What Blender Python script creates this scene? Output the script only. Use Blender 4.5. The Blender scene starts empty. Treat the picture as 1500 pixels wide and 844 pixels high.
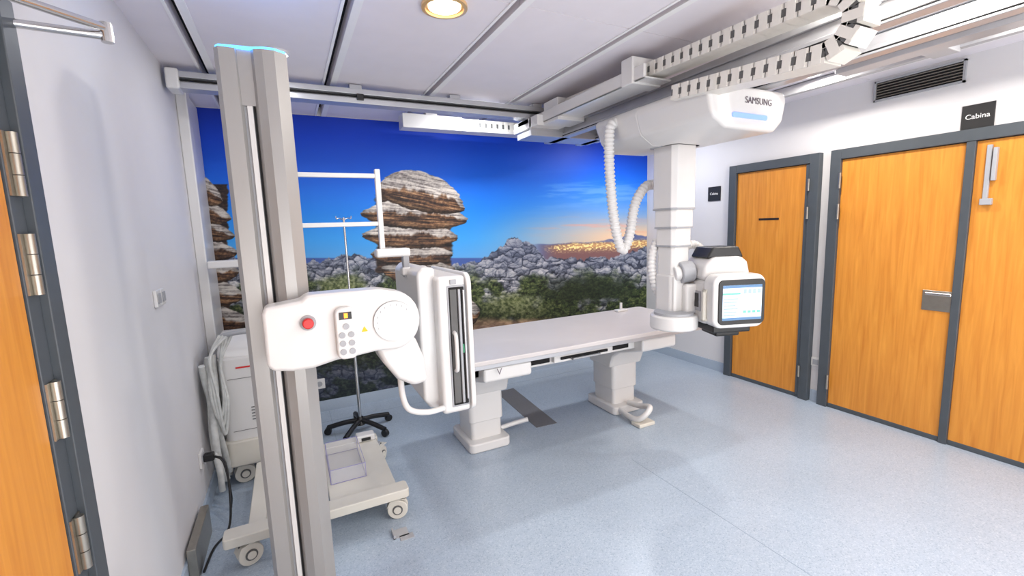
import bpy, bmesh, math, random
import numpy as np
from mathutils import Vector, Matrix
random.seed(3)
S = bpy.context.scene
S.view_settings.view_transform = 'Standard'
S.view_settings.look = 'None'
H = 1.58
# ---------------------------------------------------------------- camera
f = 655.0
Yc = Vector((-330, 77, -f)).normalized()
Xc = Vector((1315, 133, -f)); Xc = (Xc - Yc * Xc.dot(Yc)).normalized()
Zc = Xc.cross(Yc).normalized()
cam = bpy.data.cameras.new('camera'); camo = bpy.data.objects.new('camera', cam)
S.collection.objects.link(camo)
M = Matrix((Xc, Yc, Zc)).to_4x4(); M.translation = Vector((0, 0, H))
camo.matrix_world = M
cam.sensor_width = 36; cam.lens = 36 * f / 1500; cam.clip_start = 0.02
S.camera = camo

def U(u, v, ax, val):
    d = Vector((u - 750, 422 - v, -f))
    w = Vector((Xc.dot(d), Yc.dot(d), Zc.dot(d)))
    k = (val - (H if ax == 2 else 0)) / w[ax]
    return Vector((0, 0, H)) + w * k

# ---------------------------------------------------------------- materials
def lin(c):
    return tuple((x / 12.92 if x <= .04045 else ((x + .055) / 1.055) ** 2.4) for x in [y / 255 for y in c])
MATS = {}
def mat(name, rgb, rough=.45, metal=0, emit=0, noise=0, nscale=30, bump=0, alpha=1, trans=0, stretch=(1, 1, 1), coat=0):
    if name in MATS: return MATS[name]
    m = bpy.data.materials.new(name); m.use_nodes = True
    nt = m.node_tree; b = nt.nodes['Principled BSDF']
    c = lin(rgb)
    b.inputs['Base Color'].default_value = (*c, 1)
    b.inputs['Roughness'].default_value = rough
    b.inputs['Metallic'].default_value = metal
    b.inputs['Coat Weight'].default_value = coat
    if trans: b.inputs['Transmission Weight'].default_value = trans; b.inputs['IOR'].default_value = 1.1
    if alpha < 1: b.inputs['Alpha'].default_value = alpha
    if emit:
        b.inputs['Emission Color'].default_value = (*c, 1); b.inputs['Emission Strength'].default_value = emit
    if noise or bump:
        tc = nt.nodes.new('ShaderNodeTexCoord'); mp = nt.nodes.new('ShaderNodeMapping')
        mp.inputs['Scale'].default_value = stretch
        nz = nt.nodes.new('ShaderNodeTexNoise'); nz.inputs['Scale'].default_value = nscale; nz.inputs['Detail'].default_value = 4
        nt.links.new(tc.outputs['Object'], mp.inputs[0]); nt.links.new(mp.outputs[0], nz.inputs['Vector'])
        if noise:
            rp = nt.nodes.new('ShaderNodeValToRGB')
            rp.color_ramp.elements[0].position = .3; rp.color_ramp.elements[1].position = .7
            rp.color_ramp.elements[0].color = (*[max(0, x * (1 - noise)) for x in c], 1)
            rp.color_ramp.elements[1].color = (*[min(1, x * (1 + noise)) for x in c], 1)
            nt.links.new(nz.outputs['Fac'], rp.inputs[0]); nt.links.new(rp.outputs[0], b.inputs['Base Color'])
        if bump:
            bp = nt.nodes.new('ShaderNodeBump'); bp.inputs['Strength'].default_value = bump; bp.inputs['Distance'].default_value = .002
            nt.links.new(nz.outputs['Fac'], bp.inputs['Height']); nt.links.new(bp.outputs[0], b.inputs['Normal'])
    MATS[name] = m
    return m

WALL = mat('wall_paint', (214, 213, 215), .55, noise=.02, nscale=3, bump=.1)
WHITE = mat('white_enamel', (216, 215, 214), .32, noise=.01, nscale=4, coat=.2)
OFFW = mat('cream_plastic', (210, 206, 196), .4, noise=.02, nscale=8)
GREYP = mat('grey_plastic', (160, 162, 167), .4, noise=.02)
PANEL = mat('ceiling_panel', (228, 223, 229), .6, noise=.02, nscale=6)
SILVER = mat('anodised_aluminium', (166, 164, 162), .34, metal=.4, noise=.03, nscale=14, stretch=(1, 1, .05))
SILX = mat('rail_aluminium', (184, 185, 189), .35, metal=.45, noise=.03, nscale=10)
CHROME = mat('chrome', (205, 205, 205), .2, metal=1, noise=.02)
STEEL = mat('hinge_steel', (165, 160, 150), .3, metal=.9, noise=.05)
BLACK = mat('black_plastic', (22, 22, 24), .4, noise=.05)
DARK = mat('dark_gap', (12, 12, 14), .8, noise=.05)
HOLE = mat('chain_gap', (92, 92, 92), .7, noise=.05)
DGREY = mat('dark_grey_frame', (70, 76, 82), .45, noise=.05, nscale=12)
CHAIN = mat('chain_plastic', (222, 219, 212), .45, noise=.02)
TOPM = mat('table_laminate', (200, 195, 194), .28, noise=.015, nscale=10)
RED = mat('red_button', (200, 25, 25), .35, noise=.05)
YEL = mat('warning_yellow', (240, 190, 20), .5, noise=.03)
SIGN = mat('sign_black', (30, 30, 32), .5, noise=.05)
LETTER = mat('letter_white', (235, 235, 235), .5, noise=.01)
LETG = mat('letter_grey', (110, 100, 108), .5, noise=.01)
BASEB = mat('coved_skirting', (166, 180, 196), .5, noise=.06, nscale=150)
BLUE = mat('led_blue', (60, 150, 255), .5, emit=6)
BLUEW = mat('led_bluewhite', (120, 150, 255), .5, emit=.95)
LAMPM = mat('lamp_warm', (255, 238, 206), .5, emit=4)
LAMPW = mat('lamp_white', (255, 255, 255), .5, emit=9)
BRASSW = mat('lamp_reflector', (236, 196, 140), .3, metal=.5, noise=.02)
ORLED = mat('led_orange', (255, 150, 40), .5, emit=1.5)
PURPLE = mat('acrylic_edge', (138, 132, 190), .2, noise=.05)
GREENL = mat('label_green', (60, 150, 110), .5, noise=.05)
CLEAR = mat('clear_acrylic', (225, 225, 235), .06, alpha=.16)
PLATE = mat('floor_plate', (112, 112, 116), .4, noise=.06, nscale=60)
SEAM = mat('floor_weld', (140, 155, 172), .5, noise=.04, nscale=60)
PLASTICBAG = mat('cable_sleeve', (188, 190, 188), .4, noise=.15, nscale=25, bump=.5)

def wood(name, c1, c2):
    m = bpy.data.materials.new(name); m.use_nodes = True; nt = m.node_tree; b = nt.nodes['Principled BSDF']
    tc = nt.nodes.new('ShaderNodeTexCoord'); mp = nt.nodes.new('ShaderNodeMapping'); mp.inputs['Scale'].default_value = (18, 18, 1.0)
    nz = nt.nodes.new('ShaderNodeTexNoise'); nz.inputs['Scale'].default_value = 2.2; nz.inputs['Detail'].default_value = 9; nz.inputs['Distortion'].default_value = .7
    rp = nt.nodes.new('ShaderNodeValToRGB'); e = rp.color_ramp.elements
    e[0].position = .25; e[0].color = (*lin(c1), 1); e[1].position = .75; e[1].color = (*lin(c2), 1)
    nt.links.new(tc.outputs['Object'], mp.inputs[0]); nt.links.new(mp.outputs[0], nz.inputs['Vector'])
    nt.links.new(nz.outputs['Fac'], rp.inputs[0]); nt.links.new(rp.outputs[0], b.inputs['Base Color'])
    b.inputs['Roughness'].default_value = .4
    return m
WOOD = wood('door_cherry_laminate', (194, 120, 40), (220, 150, 60))

# floor speckle
FLOOR = bpy.data.materials.new('speckled_vinyl'); FLOOR.use_nodes = True
nt = FLOOR.node_tree; b = nt.nodes['Principled BSDF']
tc = nt.nodes.new('ShaderNodeTexCoord')
n1 = nt.nodes.new('ShaderNodeTexVoronoi'); n1.inputs['Scale'].default_value = 190
r1 = nt.nodes.new('ShaderNodeValToRGB'); e = r1.color_ramp.elements
e[0].position = 0; e[0].color = (*lin((150, 166, 184)), 1)
e[1].position = 1; e[1].color = (*lin((188, 200, 212)), 1)
x = e.new(.2); x.color = (*lin((167, 182, 199)), 1)
x = e.new(.8); x.color = (*lin((173, 187, 203)), 1)
n2 = nt.nodes.new('ShaderNodeTexNoise'); n2.inputs['Scale'].default_value = 1.6; n2.inputs['Detail'].default_value = 3
mx = nt.nodes.new('ShaderNodeMixRGB'); mx.blend_type = 'MULTIPLY'; mx.inputs[0].default_value = .15
sp = nt.nodes.new('ShaderNodeSeparateColor')
nt.links.new(tc.outputs['Object'], n1.inputs['Vector']); nt.links.new(n1.outputs['Color'], sp.inputs[0]); nt.links.new(sp.outputs[0], r1.inputs[0])
nt.links.new(tc.outputs['Object'], n2.inputs['Vector'])
nt.links.new(r1.outputs[0], mx.inputs[1]); nt.links.new(n2.outputs['Fac'], mx.inputs[2]); nt.links.new(mx.outputs[0], b.inputs['Base Color'])
b.inputs['Roughness'].default_value = .3

# ---------------------------------------------------------------- builders
def group(name, loc):
    e = bpy.data.objects.new(name, None); S.collection.objects.link(e); e.location = loc; e.empty_display_size = .1
    return e
def link(name, me, m, parent=None, bevel=0, smooth=False, seg=3):
    o = bpy.data.objects.new(name, me); S.collection.objects.link(o)
    if m is not None:
        for mm in (m if isinstance(m, (list, tuple)) else [m]): me.materials.append(mm)
    if parent is not None:
        o.parent = parent; o.matrix_parent_inverse = Matrix.Translation(parent.location).inverted()
    if bevel:
        for p in me.polygons: p.use_smooth = True
        md = o.modifiers.new('bevel', 'BEVEL'); md.width = bevel; md.segments = seg; md.limit_method = 'ANGLE'; md.angle_limit = math.radians(35); md.harden_normals = True
        md.use_clamp_overlap = True
    elif smooth:
        for p in me.polygons: p.use_smooth = True
        me.set_sharp_from_angle(angle=math.radians(40))
    return o
def fin(bm, name, m, parent=None, bevel=0, smooth=False, seg=3, T=None):
    if T is not None: bmesh.ops.transform(bm, matrix=T, verts=bm.verts)
    bmesh.ops.recalc_face_normals(bm, faces=bm.faces)
    me = bpy.data.meshes.new(name); bm.to_mesh(me); bm.free()
    return link(name, me, m, parent, bevel, smooth, seg)
def addbox(bm, lo, hi, mi=0):
    x0, y0, z0 = [min(a, b) for a, b in zip(lo, hi)]; x1, y1, z1 = [max(a, b) for a, b in zip(lo, hi)]
    v = [bm.verts.new(p) for p in [(x0,y0,z0),(x1,y0,z0),(x1,y1,z0),(x0,y1,z0),(x0,y0,z1),(x1,y0,z1),(x1,y1,z1),(x0,y1,z1)]]
    for q in [(0,3,2,1),(4,5,6,7),(0,1,5,4),(1,2,6,5),(2,3,7,6),(3,0,4,7)]:
        fc = bm.faces.new([v[i] for i in q]); fc.material_index = mi
def box(name, lo, hi, m, parent=None, bevel=0, T=None, seg=3):
    bm = bmesh.new(); addbox(bm, lo, hi); return fin(bm, name, m, parent, bevel, T=T, seg=seg)
def boxes(name, L, m, parent=None, bevel=0, T=None):
    bm = bmesh.new()
    for t in L: addbox(bm, t[0], t[1], t[2] if len(t) > 2 else 0)
    return fin(bm, name, m, parent, bevel, T=T)
def prism(name, pts, ax, lo, hi, m, parent=None, bevel=0, T=None, smooth=False, hi_pts=None, seg=3):
    bm = bmesh.new()
    def mk(p, h):
        return {'x': (h, p[0], p[1]), 'y': (p[0], h, p[1]), 'z': (p[0], p[1], h)}[ax]
    a = [bm.verts.new(mk(p, lo)) for p in pts]; b2 = [bm.verts.new(mk(p, hi)) for p in (hi_pts or pts)]
    bm.faces.new(a); bm.faces.new(b2[::-1]); n = len(pts)
    for i in range(n): bm.faces.new([a[i], a[(i+1) % n], b2[(i+1) % n], b2[i]])
    return fin(bm, name, m, parent, bevel, smooth, T=T, seg=seg)
def rrect(x0, y0, x1, y1, r, n=6):
    o = []
    for cx, cy, a0 in [(x1-r, y1-r, 0), (x0+r, y1-r, 90), (x0+r, y0+r, 180), (x1-r, y0+r, 270)]:
        for i in range(n+1):
            a = math.radians(a0 + 90*i/n); o.append((cx + r*math.cos(a), cy + r*math.sin(a)))
    return o
def cyl(name, p0, p1, r0, m, parent=None, r1=None, n=32, T=None, bevel=0):
    p0 = Vector(p0); p1 = Vector(p1); d = p1 - p0
    bm = bmesh.new(); bmesh.ops.create_cone(bm, cap_ends=True, segments=n, radius1=r0, radius2=r0 if r1 is None else r1, depth=d.length)
    R = d.to_track_quat('Z', 'Y').to_matrix().to_4x4(); R.translation = (p0 + p1) / 2
    bmesh.ops.transform(bm, matrix=R, verts=bm.verts)
    return fin(bm, name, m, parent, bevel=bevel, smooth=not bevel, T=T)
def smoothpath(P, n=12):
    P = [Vector(p) for p in P]; P = [P[0]*2 - P[1]] + P + [P[-1]*2 - P[-2]]; o = []
    for i in range(1, len(P)-2):
        for k in range(n):
            t = k/n
            o.append(.5*((2*P[i]) + (-P[i-1]+P[i+1])*t + (2*P[i-1]-5*P[i]+4*P[i+1]-P[i+2])*t*t + (-P[i-1]+3*P[i]-3*P[i+1]+P[i+2])*t**3))
    o.append(P[-2]); return o
def tube(name, P, r, m, parent=None, n=12, res=12, corr=0, smooth=True, straight=False, T=None):
    pts = [Vector(p) for p in P] if straight else smoothpath(P, res)
    if corr:
        out = [pts[0]]; acc = 0; step = corr/4
        for a, b2 in zip(pts[:-1], pts[1:]):
            L = (b2-a).length; t = step-acc
            while t <= L: out.append(a + (b2-a)*(t/L)); t += step
            acc = (acc + L) % step
        pts = out
    bm = bmesh.new(); rings = []
    up = Vector((0, 0, 1)); d0 = (pts[1]-pts[0]).normalized()
    nrm = d0.cross(up); nrm = nrm.normalized() if nrm.length > .05 else d0.cross(Vector((1, 0, 0))).normalized()
    for i, p in enumerate(pts):
        d = (pts[min(i+1, len(pts)-1)] - pts[max(i-1, 0)]).normalized()
        nrm = (nrm - d*nrm.dot(d)).normalized(); bn = d.cross(nrm)
        rr = r
        if corr: rr = r * (1.0 if i % 4 < 2 else .82)
        rings.append([bm.verts.new(p + (nrm*math.cos(2*math.pi*k/n) + bn*math.sin(2*math.pi*k/n))*rr) for k in range(n)])
    for a, b2 in zip(rings[:-1], rings[1:]):
        for k in range(n): bm.faces.new([a[k], a[(k+1) % n], b2[(k+1) % n], b2[k]])
    bm.faces.new(rings[0]); bm.faces.new(rings[-1])
    return fin(bm, name, m, parent, smooth=smooth, T=T)
def text(name, s, size, Mx, m, parent):
    c = bpy.data.curves.new(name, 'FONT'); c.body = s; c.size = size; c.extrude = .0008; c.align_x = 'CENTER'; c.align_y = 'CENTER'
    o = bpy.data.objects.new(name, c); S.collection.objects.link(o); c.materials.append(m)
    o.parent = parent; o.matrix_parent_inverse = Matrix.Translation(parent.location).inverted(); o.matrix_basis = Mx
    return o
def chain(name, P, w, h, pitch, parent):
    pts = [Vector(p) for p in P]; out = [pts[0]]; acc = 0; step = pitch
    for a, b2 in zip(pts[:-1], pts[1:]):
        L = (b2-a).length
        if L < 1e-6: continue
        t = step-acc
        while t <= L: out.append(a+(b2-a)*(t/L)); t += step
        acc = (acc+L) % step
    bm = bmesh.new()
    for i in range(len(out)-1):
        a, b2 = out[i], out[i+1]; d = (b2-a).normalized(); c = (a+b2)/2; L = (b2-a).length
        side = Vector((1, 0, 0)) if abs(d.x) < .5 else Vector((0, 1, 0)); nn = d.cross(side).normalized()
        R = Matrix((d, side, nn)).transposed().to_4x4(); R.translation = c
        n0 = len(bm.verts)
        addbox(bm, (-L*.5, -w*.46, -h*.30), (L*.5, w*.46, h*.30), 1)
        addbox(bm, (-L*.30, -w/2, -h*.47), (L*.30, w/2, h*.47), 0)
        addbox(bm, (-L*.53, -w*.48, h*.22), (L*.53, w*.48, h*.5), 0)
        addbox(bm, (-L*.53, -w*.48, -h*.5), (L*.53, w*.48, -h*.22), 0)
        bm.verts.ensure_lookup_table()
        bmesh.ops.transform(bm, matrix=R, verts=bm.verts[n0:])
    return fin(bm, name, [CHAIN, HOLE], parent)

# ---------------------------------------------------------------- room shell
XL, XR, YB, YF, CZ = -.555, 3.97, 4.22, -1.6, 2.57
box('floor', (XL-.1, YF-.1, -.1), (XR+.1, YB+.1, 0), FLOOR)
box('wall_left', (XL-.1, YF-.1, 0), (XL, YB+.1, 2.75), WALL)
box('wall_right', (XR, YF-.1, 0), (XR+.1, YB+.1, 2.75), WALL)
box('wall_back', (XL, YB, 0), (XR, YB+.1, 2.75), WALL)
box('wall_front', (XL, YF-.1, 0), (XR, YF, 2.75), WALL)
L = [((XL, YF, 2.64), (XR, YB, 2.75), 2)]
slots = [-.35 + .68*i for i in range(7)]
edges = [XL] + slots + [XR]
gp = .018
for i in range(len(edges)-1):
    a = edges[i] + (gp if i else 0); c = edges[i+1] - (gp if i < len(edges)-2 else 0)
    for y0, y1 in [(YF, .2), (.206, 1.9), (1.906, 3.56), (3.566, YB)]:
        L.append(((a, y0, CZ), (c, y1, 2.64), 0))
for s in slots:
    L.append(((s+gp, YF, CZ-.006), (s+.055, YB, CZ), 1)); L.append(((s-.032, YF, CZ-.006), (s-gp, YB, CZ), 1))
boxes('ceiling', L, [PANEL, mat('ceiling_profile', (236, 235, 236), .5, noise=.01), DARK])
box('baseboard_left', (XL, 1.6, 0), (XL+.012, YB, .1), BASEB)
box('baseboard_back', (XL, YB-.012, 0), (XR, YB, .1), BASEB)
boxes('baseboard_right', [((XR-.012, 3.05, 0), (XR, YB, .1)), ((XR-.012, 2.13, 0), (XR, 2.21, .1)), ((XR-.012, YF, 0), (XR, .46, .1))], BASEB)
boxes('trim_floor_seam', [((1.95, -1.5, 0), (1.953, 2.2, .0008)), ((0.2, 3.3, 0), (.203, 4.2, .0008)), ((-.5, 3.96, 0), (3.9, 3.963, .0008))], SEAM)

# ---------------------------------------------------------------- mural (flat printed wall covering, print colours stored per vertex)
NX, NZ = 1040, 580
mx0, mx1, mz0, mz1 = XL+.02, XR-.005, .1, 2.565
gx, gz = np.meshgrid(np.linspace(mx0, mx1, NX), np.linspace(mz0, mz1, NZ))
yy = YB - .004
A = np.array([Xc[:], Yc[:], Zc[:]])
pc = gx[..., None]*A[0] + yy*A[1] + (gz[..., None]-H)*A[2]
PU = 750 + f*pc[..., 0]/-pc[..., 2]; PV = 422 - f*pc[..., 1]/-pc[..., 2]
rng = np.random.RandomState(7)
TB = rng.rand(256, 256)
def vn(x, y):
    xi = np.floor(x).astype(int); yi = np.floor(y).astype(int); fx = x-xi; fy = y-yi
    fx = fx*fx*(3-2*fx); fy = fy*fy*(3-2*fy)
    a = TB[yi % 256, xi % 256]; b_ = TB[yi % 256, (xi+1) % 256]; c = TB[(yi+1) % 256, xi % 256]; d = TB[(yi+1) % 256, (xi+1) % 256]
    return (a*(1-fx)+b_*fx)*(1-fy) + (c*(1-fx)+d*fx)*fy
def fbm(x, y, o=5):
    s = 0; a = .5; t = 0
    for i in range(o): s = s + a*vn(x*2**i+17*i, y*2**i+31*i); t += a; a *= .55
    return s/t
def cells(x, y):
    xi = np.floor(x).astype(int); yi = np.floor(y).astype(int)
    F1 = np.full_like(x, 9.); F2 = np.full_like(x, 9.); ID = np.zeros_like(x); DX = np.zeros_like(x); DY = np.zeros_like(x)
    for j in (-1, 0, 1):
        for i in (-1, 0, 1):
            cx_ = xi+i; cy_ = yi+j
            px_ = cx_+TB[cy_ % 256, cx_ % 256]; py_ = cy_+TB[(cy_+77) % 256, (cx_+31) % 256]
            dx = x-px_; dy = y-py_; d = np.sqrt(dx*dx+dy*dy)
            m = d < F1
            F2 = np.where(m, F1, np.minimum(F2, d)); ID = np.where(m, TB[(cy_+11) % 256, (cx_+5) % 256], ID)
            DX = np.where(m, dx, DX); DY = np.where(m, dy, DY); F1 = np.where(m, d, F1)
    return F1, F2, ID, DX, DY
def ss(a, b_, x): t = np.clip((x-a)/(b_-a), 0, 1); return t*t*(3-2*t)
def mixc(C, col, m): return C*(1-m[..., None]) + np.asarray(col, float)*m[..., None]
def ramp(V, st): return np.stack([np.interp(V, [s[0] for s in st], [s[1][k] for s in st]) for k in range(3)], -1)
C = ramp(PV, [(150, (3, 38, 148)), (200, (4, 64, 198)), (260, (8, 98, 222)), (310, (24, 130, 232)), (350, (56, 158, 238)), (385, (96, 166, 226))])
gl = ss(660, 930, PU)*ss(288, 350, PV)
C = mixc(C, (255, 204, 156), gl*.95)
C = mixc(C, (160, 175, 226), ss(700, 900, PU)*ss(250, 310, PV)*(1-gl)*.45)
C = mixc(C, (4, 32, 140), ss(740, 960, PU + (240-PV)*1.5)*(1-ss(215, 265, PV))*.5)
cl = ss(.50, .72, fbm(PU/70, PV/8+PU/260, 5))*np.exp(-((PV-284)/20)**2)*ss(720, 800, PU)
C = mixc(C, (140, 180, 235), cl*.45)
cl = ss(.48, .72, fbm(PU/60+9, PV/5, 5))*np.exp(-((PV-332)/13)**2)*ss(740, 860, PU)
C = mixc(C, (240, 160, 136), cl*.5)
sea = ss(377, 379, PV)*(1-ss(690, 760, PU)); C = mixc(C, (66, 92, 160), sea)
hz = 356 - (PU-800)*.04 + 3*np.abs(fbm(PU/30, PV*0+3, 4)-.5)*2
hills = ss(-1, 1, PV-(hz-14*ss(870, 925, PU)*fbm(PU/22, PV*0, 3)))*ss(770, 800, PU); C = mixc(C, (92, 104, 150), hills)
city = ss(0, 3, PV-hz)*ss(780, 820, PU)
C = mixc(C, (128, 92, 92), city)
C = mixc(C, (255, 200, 120), .65*np.exp(-((PV-hz-6)/5)**2)*ss(790, 850, PU))
lt = ss(.52, .72, vn(PU/2.0, PV/1.2))*np.exp(-((PV-hz-7)/5)**2)*ss(790, 830, PU)
C = mixc(C, (255, 232, 160), np.clip(lt*1.5, 0, 1))
sky = np.interp(PU, [250, 430, 470, 500, 520, 545, 560, 640, 690, 712, 728, 745, 762, 785, 798, 830, 865, 900, 925, 955, 1000],
                    [372, 386, 384, 376, 374, 378, 384, 390, 386, 378, 364, 351, 349, 362, 376, 380, 378, 378, 370, 361, 362])
sky = sky + 7*(fbm(PU/9, PV*0+5, 4)-.5)*2
land = ss(-1.0, 1.0, PV-sky)
wx_ = PU + 6*(fbm(PU/10, PV/10, 3)-.5)*2; wy_ = PV + 5*(fbm(PU/11+5, PV/9+8, 3)-.5)*2
def boulder(sx, sy, seed):
    F1, F2, ID, DX, DY = cells(wx_/sx+seed, wy_/sy+seed)
    return np.clip(.50 + .30*(ID-.5) - .55*DY - .12*DX - .35*F1*F1, 0, 1) * ss(.0, .16, F2-F1)
n3_ = fbm(PU/3.2, PV/2.6, 3); n2_ = fbm(PU/34+40, PV/22+11, 4); n1_ = fbm(PU/9, PV/5, 5)
bo = .6*boulder(22, 11, 3.3) + .4*boulder(8.5, 5.5, 9.1)
tone = np.clip(bo*1.2 + .25*(n3_-.5), 0, 1)
rock = ramp(tone, [(0, (28, 30, 38)), (.2, (66, 70, 82)), (.4, (118, 121, 132)), (.62, (172, 172, 176)), (.85, (216, 212, 210))])
gt = np.clip(.5*n3_ + .35*n1_ + .35*boulder(5, 4, 21.7) - .05, 0, 1)
green = ramp(gt, [(.22, (12, 18, 14)), (.42, (38, 50, 30)), (.58, (72, 86, 48)), (.75, (118, 126, 78))])
gm = np.clip(ss(396, 426, PV + 80*(n2_-.5))*ss(.44, .56, n2_+.10*ss(395, 440, PV)), 0, 1)
G = rock*(1-gm[..., None]) + green*gm[..., None]
bush = ss(0, 1, 1-(((PU-750)/66)**2 + ((PV-448)/26)**2) + (n1_-.5)*.8)*1.0
bush = np.maximum(bush, ss(0, 1, 1-(((PU-500)/48)**2 + ((PV-418)/20)**2) + (n1_-.5)*.8))
G = G*(1-bush[..., None]) + ramp(np.clip(n3_*.9+.15, 0, 1), [(.3, (48, 60, 36)), (.55, (98, 108, 66)), (.8, (150, 156, 112))])*bush[..., None]
drk = ss(0, 1, 1-(((PU-860)/95)**2 + ((PV-425)/26)**2) + (n1_-.5)*.8)*.7
G = mixc(G, (26, 36, 26), drk)
dk = .55 + .45*(1-ss(420, 500, PV)); G = G*dk[..., None]
G = mixc(G, (64, 84, 128), .30*(1-ss(360, 425, PV)))
G = mixc(G, (40, 60, 110), .25*ss(500, 560, PV))
warm = ss(464, 474, PV+10*(n2_-.5))*(1-ss(486, 500, PV))*ss(670, 700, PU)*(1-ss(800, 860, PU))
G = G*(1-warm[..., None]*.8) + ramp(n1_, [(.3, (120, 92, 74)), (.7, (206, 166, 136))])*warm[..., None]*.8
C = C*(1-land[..., None]) + G*land[..., None]
def core(cx, w0, y0, y1, seed):
    global C
    q = np.abs(PU-cx+10*(fbm(PV/9+seed, PV*0, 3)-.5))/w0
    m = (1-ss(.94, 1.02, q))*ss(y0-1, y0+1, PV)*(1-ss(y1-1, y1+1, PV))
    col = ramp(np.clip(.7*fbm(PU/20, PV/2.2+seed, 4)+.3*n3_-.05, 0, 1), [(.25, (22, 17, 18)), (.5, (58, 43, 37)), (.75, (112, 86, 68))])
    C = C*(1-m[..., None]) + col*m[..., None]
def slab(cx, yE, rx, hT, hB, tilt=0, seed=0, lightf=1.0, pt=1.9, pb=2.2):
    global C
    w = (PU-cx)/rx + .05*(fbm(PV/5+seed, PU*0+seed, 3)-.5)*2; au = np.clip(np.abs(w), 0, 1)
    e_ = yE + tilt*(PU-cx)
    nz1 = (fbm(PU/14+seed, PU*0+seed*2, 4)-.5); nz2 = (fbm(PU/10+seed*5, PU*0+seed, 4)-.5)
    top = e_ - hT*(1-au**pt)**.75 + 5*nz1*(1-au**4); bot = e_ + 2 + hB*(1-au**pb)**.7 + 5*nz2*(1-au**4)
    m = ss(-.8, .8, PV-top)*ss(-.8, .8, bot-PV)*(np.abs(w) < 1)
    t = (PV-top)/np.maximum(bot-top, 1)
    st = fbm(PU/30+seed*3+PV/40, (PV-e_)/1.7, 4)
    spl = .48 + .26*(fbm(PU/13+seed, PV/60+seed, 4)-.5)*2
    lit = 1-ss(spl-.07, spl+.07, t)
    light = ramp(np.clip(st+.35*(n3_-.5), 0, 1), [(.25, (112, 104, 102)), (.42, (166, 158, 152)), (.65, (224, 216, 206))])*lightf
    darkc = ramp(np.clip(st*.8+.3*n3_-.05, 0, 1), [(.25, (30, 22, 22)), (.45, (78, 56, 44)), (.62, (132, 96, 68)), (.8, (196, 156, 116))])
    col = light*lit[..., None] + darkc*(1-lit[..., None])
    col = col*(1-.55*ss(.80, 1.0, t))[..., None]*(1-.25*ss(.75, 1.0, au))[..., None]
    C = C*(1-m[..., None]) + col*m[..., None]
core(606, 56, 285, 400, 3)
slab(655, 455, 48, 30, 40, seed=9, lightf=.85); slab(640, 415, 50, 22, 26, seed=8, lightf=.85); slab(612, 392, 54, 10, 22, seed=6, lightf=.8)
slab(603, 371, 60, 13, 17, 0, 5, .95); slab(602, 345, 70, 19, 18, .02, 4); slab(607, 317, 78, 26, 17, .06, 3); slab(616, 291, 65, 40, 17, .20, 2, pt=2.4, pb=2.0)
core(300, 34, 270, 480, 6)
for (a_, b_, c_, d_, e2, t_, s_) in [(306, 470, 60, 22, 20, 0, 21), (306, 430, 52, 20, 19, .02, 22), (304, 396, 46, 18, 17, .04, 23), (302, 367, 46, 17, 14, .05, 24), (298, 340, 46, 17, 12, .1, 25), (296, 312, 42, 18, 13, .16, 26), (288, 282, 38, 28, 14, .3, 27)]:
    slab(a_, b_, c_, d_, e2, t_, s_, .95)
C = np.clip(C/255, 0, 1); C = np.where(C <= .04045, C/12.92, ((C+.055)/1.055)**2.4)
verts = np.stack([gx, np.full_like(gx, yy), gz], -1).reshape(-1, 3).astype(np.float32)
idx = np.arange(NX*NZ).reshape(NZ, NX)
fa = np.stack([idx[:-1, :-1], idx[:-1, 1:], idx[1:, 1:], idx[1:, :-1]], -1).reshape(-1, 4).astype(np.int32)
me = bpy.data.meshes.new('wall_mural')
me.vertices.add(len(verts)); me.vertices.foreach_set('co', verts.ravel())
me.loops.add(fa.size); me.loops.foreach_set('vertex_index', fa.ravel())
me.polygons.add(len(fa)); me.polygons.foreach_set('loop_start', np.arange(0, fa.size, 4, dtype=np.int32))
me.update(calc_edges=True)
at = me.color_attributes.new('print', 'FLOAT_COLOR', 'POINT')
at.data.foreach_set('color', np.concatenate([C, np.ones((NZ, NX, 1))], -1).astype(np.float32).ravel())
mm = bpy.data.materials.new('mural_print'); mm.use_nodes = True; nt = mm.node_tree; b = nt.nodes['Principled BSDF']
an = nt.nodes.new('ShaderNodeAttribute'); an.attribute_name = 'print'
nt.links.new(an.outputs['Color'], b.inputs['Base Color']); b.inputs['Roughness'].default_value = .5
b.inputs['Specular IOR Level'].default_value = .3
link('wall_mural', me, mm)

# ---------------------------------------------------------------- doors right
def door(name, y0, y1, leaves, top=2.1):
    g = group(name, (XR-.02, (y0+y1)/2, 0)); fw = .075
    L = [((XR-.055, y0, 0), (XR, y0+fw, top)), ((XR-.055, y1-fw, 0), (XR, y1, top)), ((XR-.055, y0+fw, top-fw), (XR, y1-fw, top))]
    for i, (a, c) in enumerate(leaves):
        box('leaf_%d' % (i+1), (XR-.03, a, .03), (XR-.002, c, top-fw-.004), WOOD, g, .003)
    for (a, c), (a2, c2) in zip(leaves[:-1], leaves[1:]):
        L.append(((XR-.05, c2, 0), (XR-.002, a, top-fw)))
    L.append(((XR-.036, y0+fw, 0), (XR-.002, y1-fw, .035)))
    boxes('frame', L, DGREY, g, .003)
    return g
g = door('door_1', 2.213, 3.046, [(2.29, 2.968)])
p = U(1126, 321, 0, XR-.03); box('slot_vent', (XR-.033, p.y-.095, p.z-.009), (XR-.029, p.y+.095, p.z+.009), BLACK, g)
boxes('stile', [((XR-.045, 2.288, .03), (XR-.03, 2.32, 2.02))], DGREY, g, .003)
for z in (.25, 1.62, 1.85): cyl('hinge', (XR-.062, 2.285, z-.05), (XR-.062, 2.285, z+.05), .009, STEEL, g)
g = door('door_2', .42, 2.129, [(1.33, 2.054), (.495, 1.285)])
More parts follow.
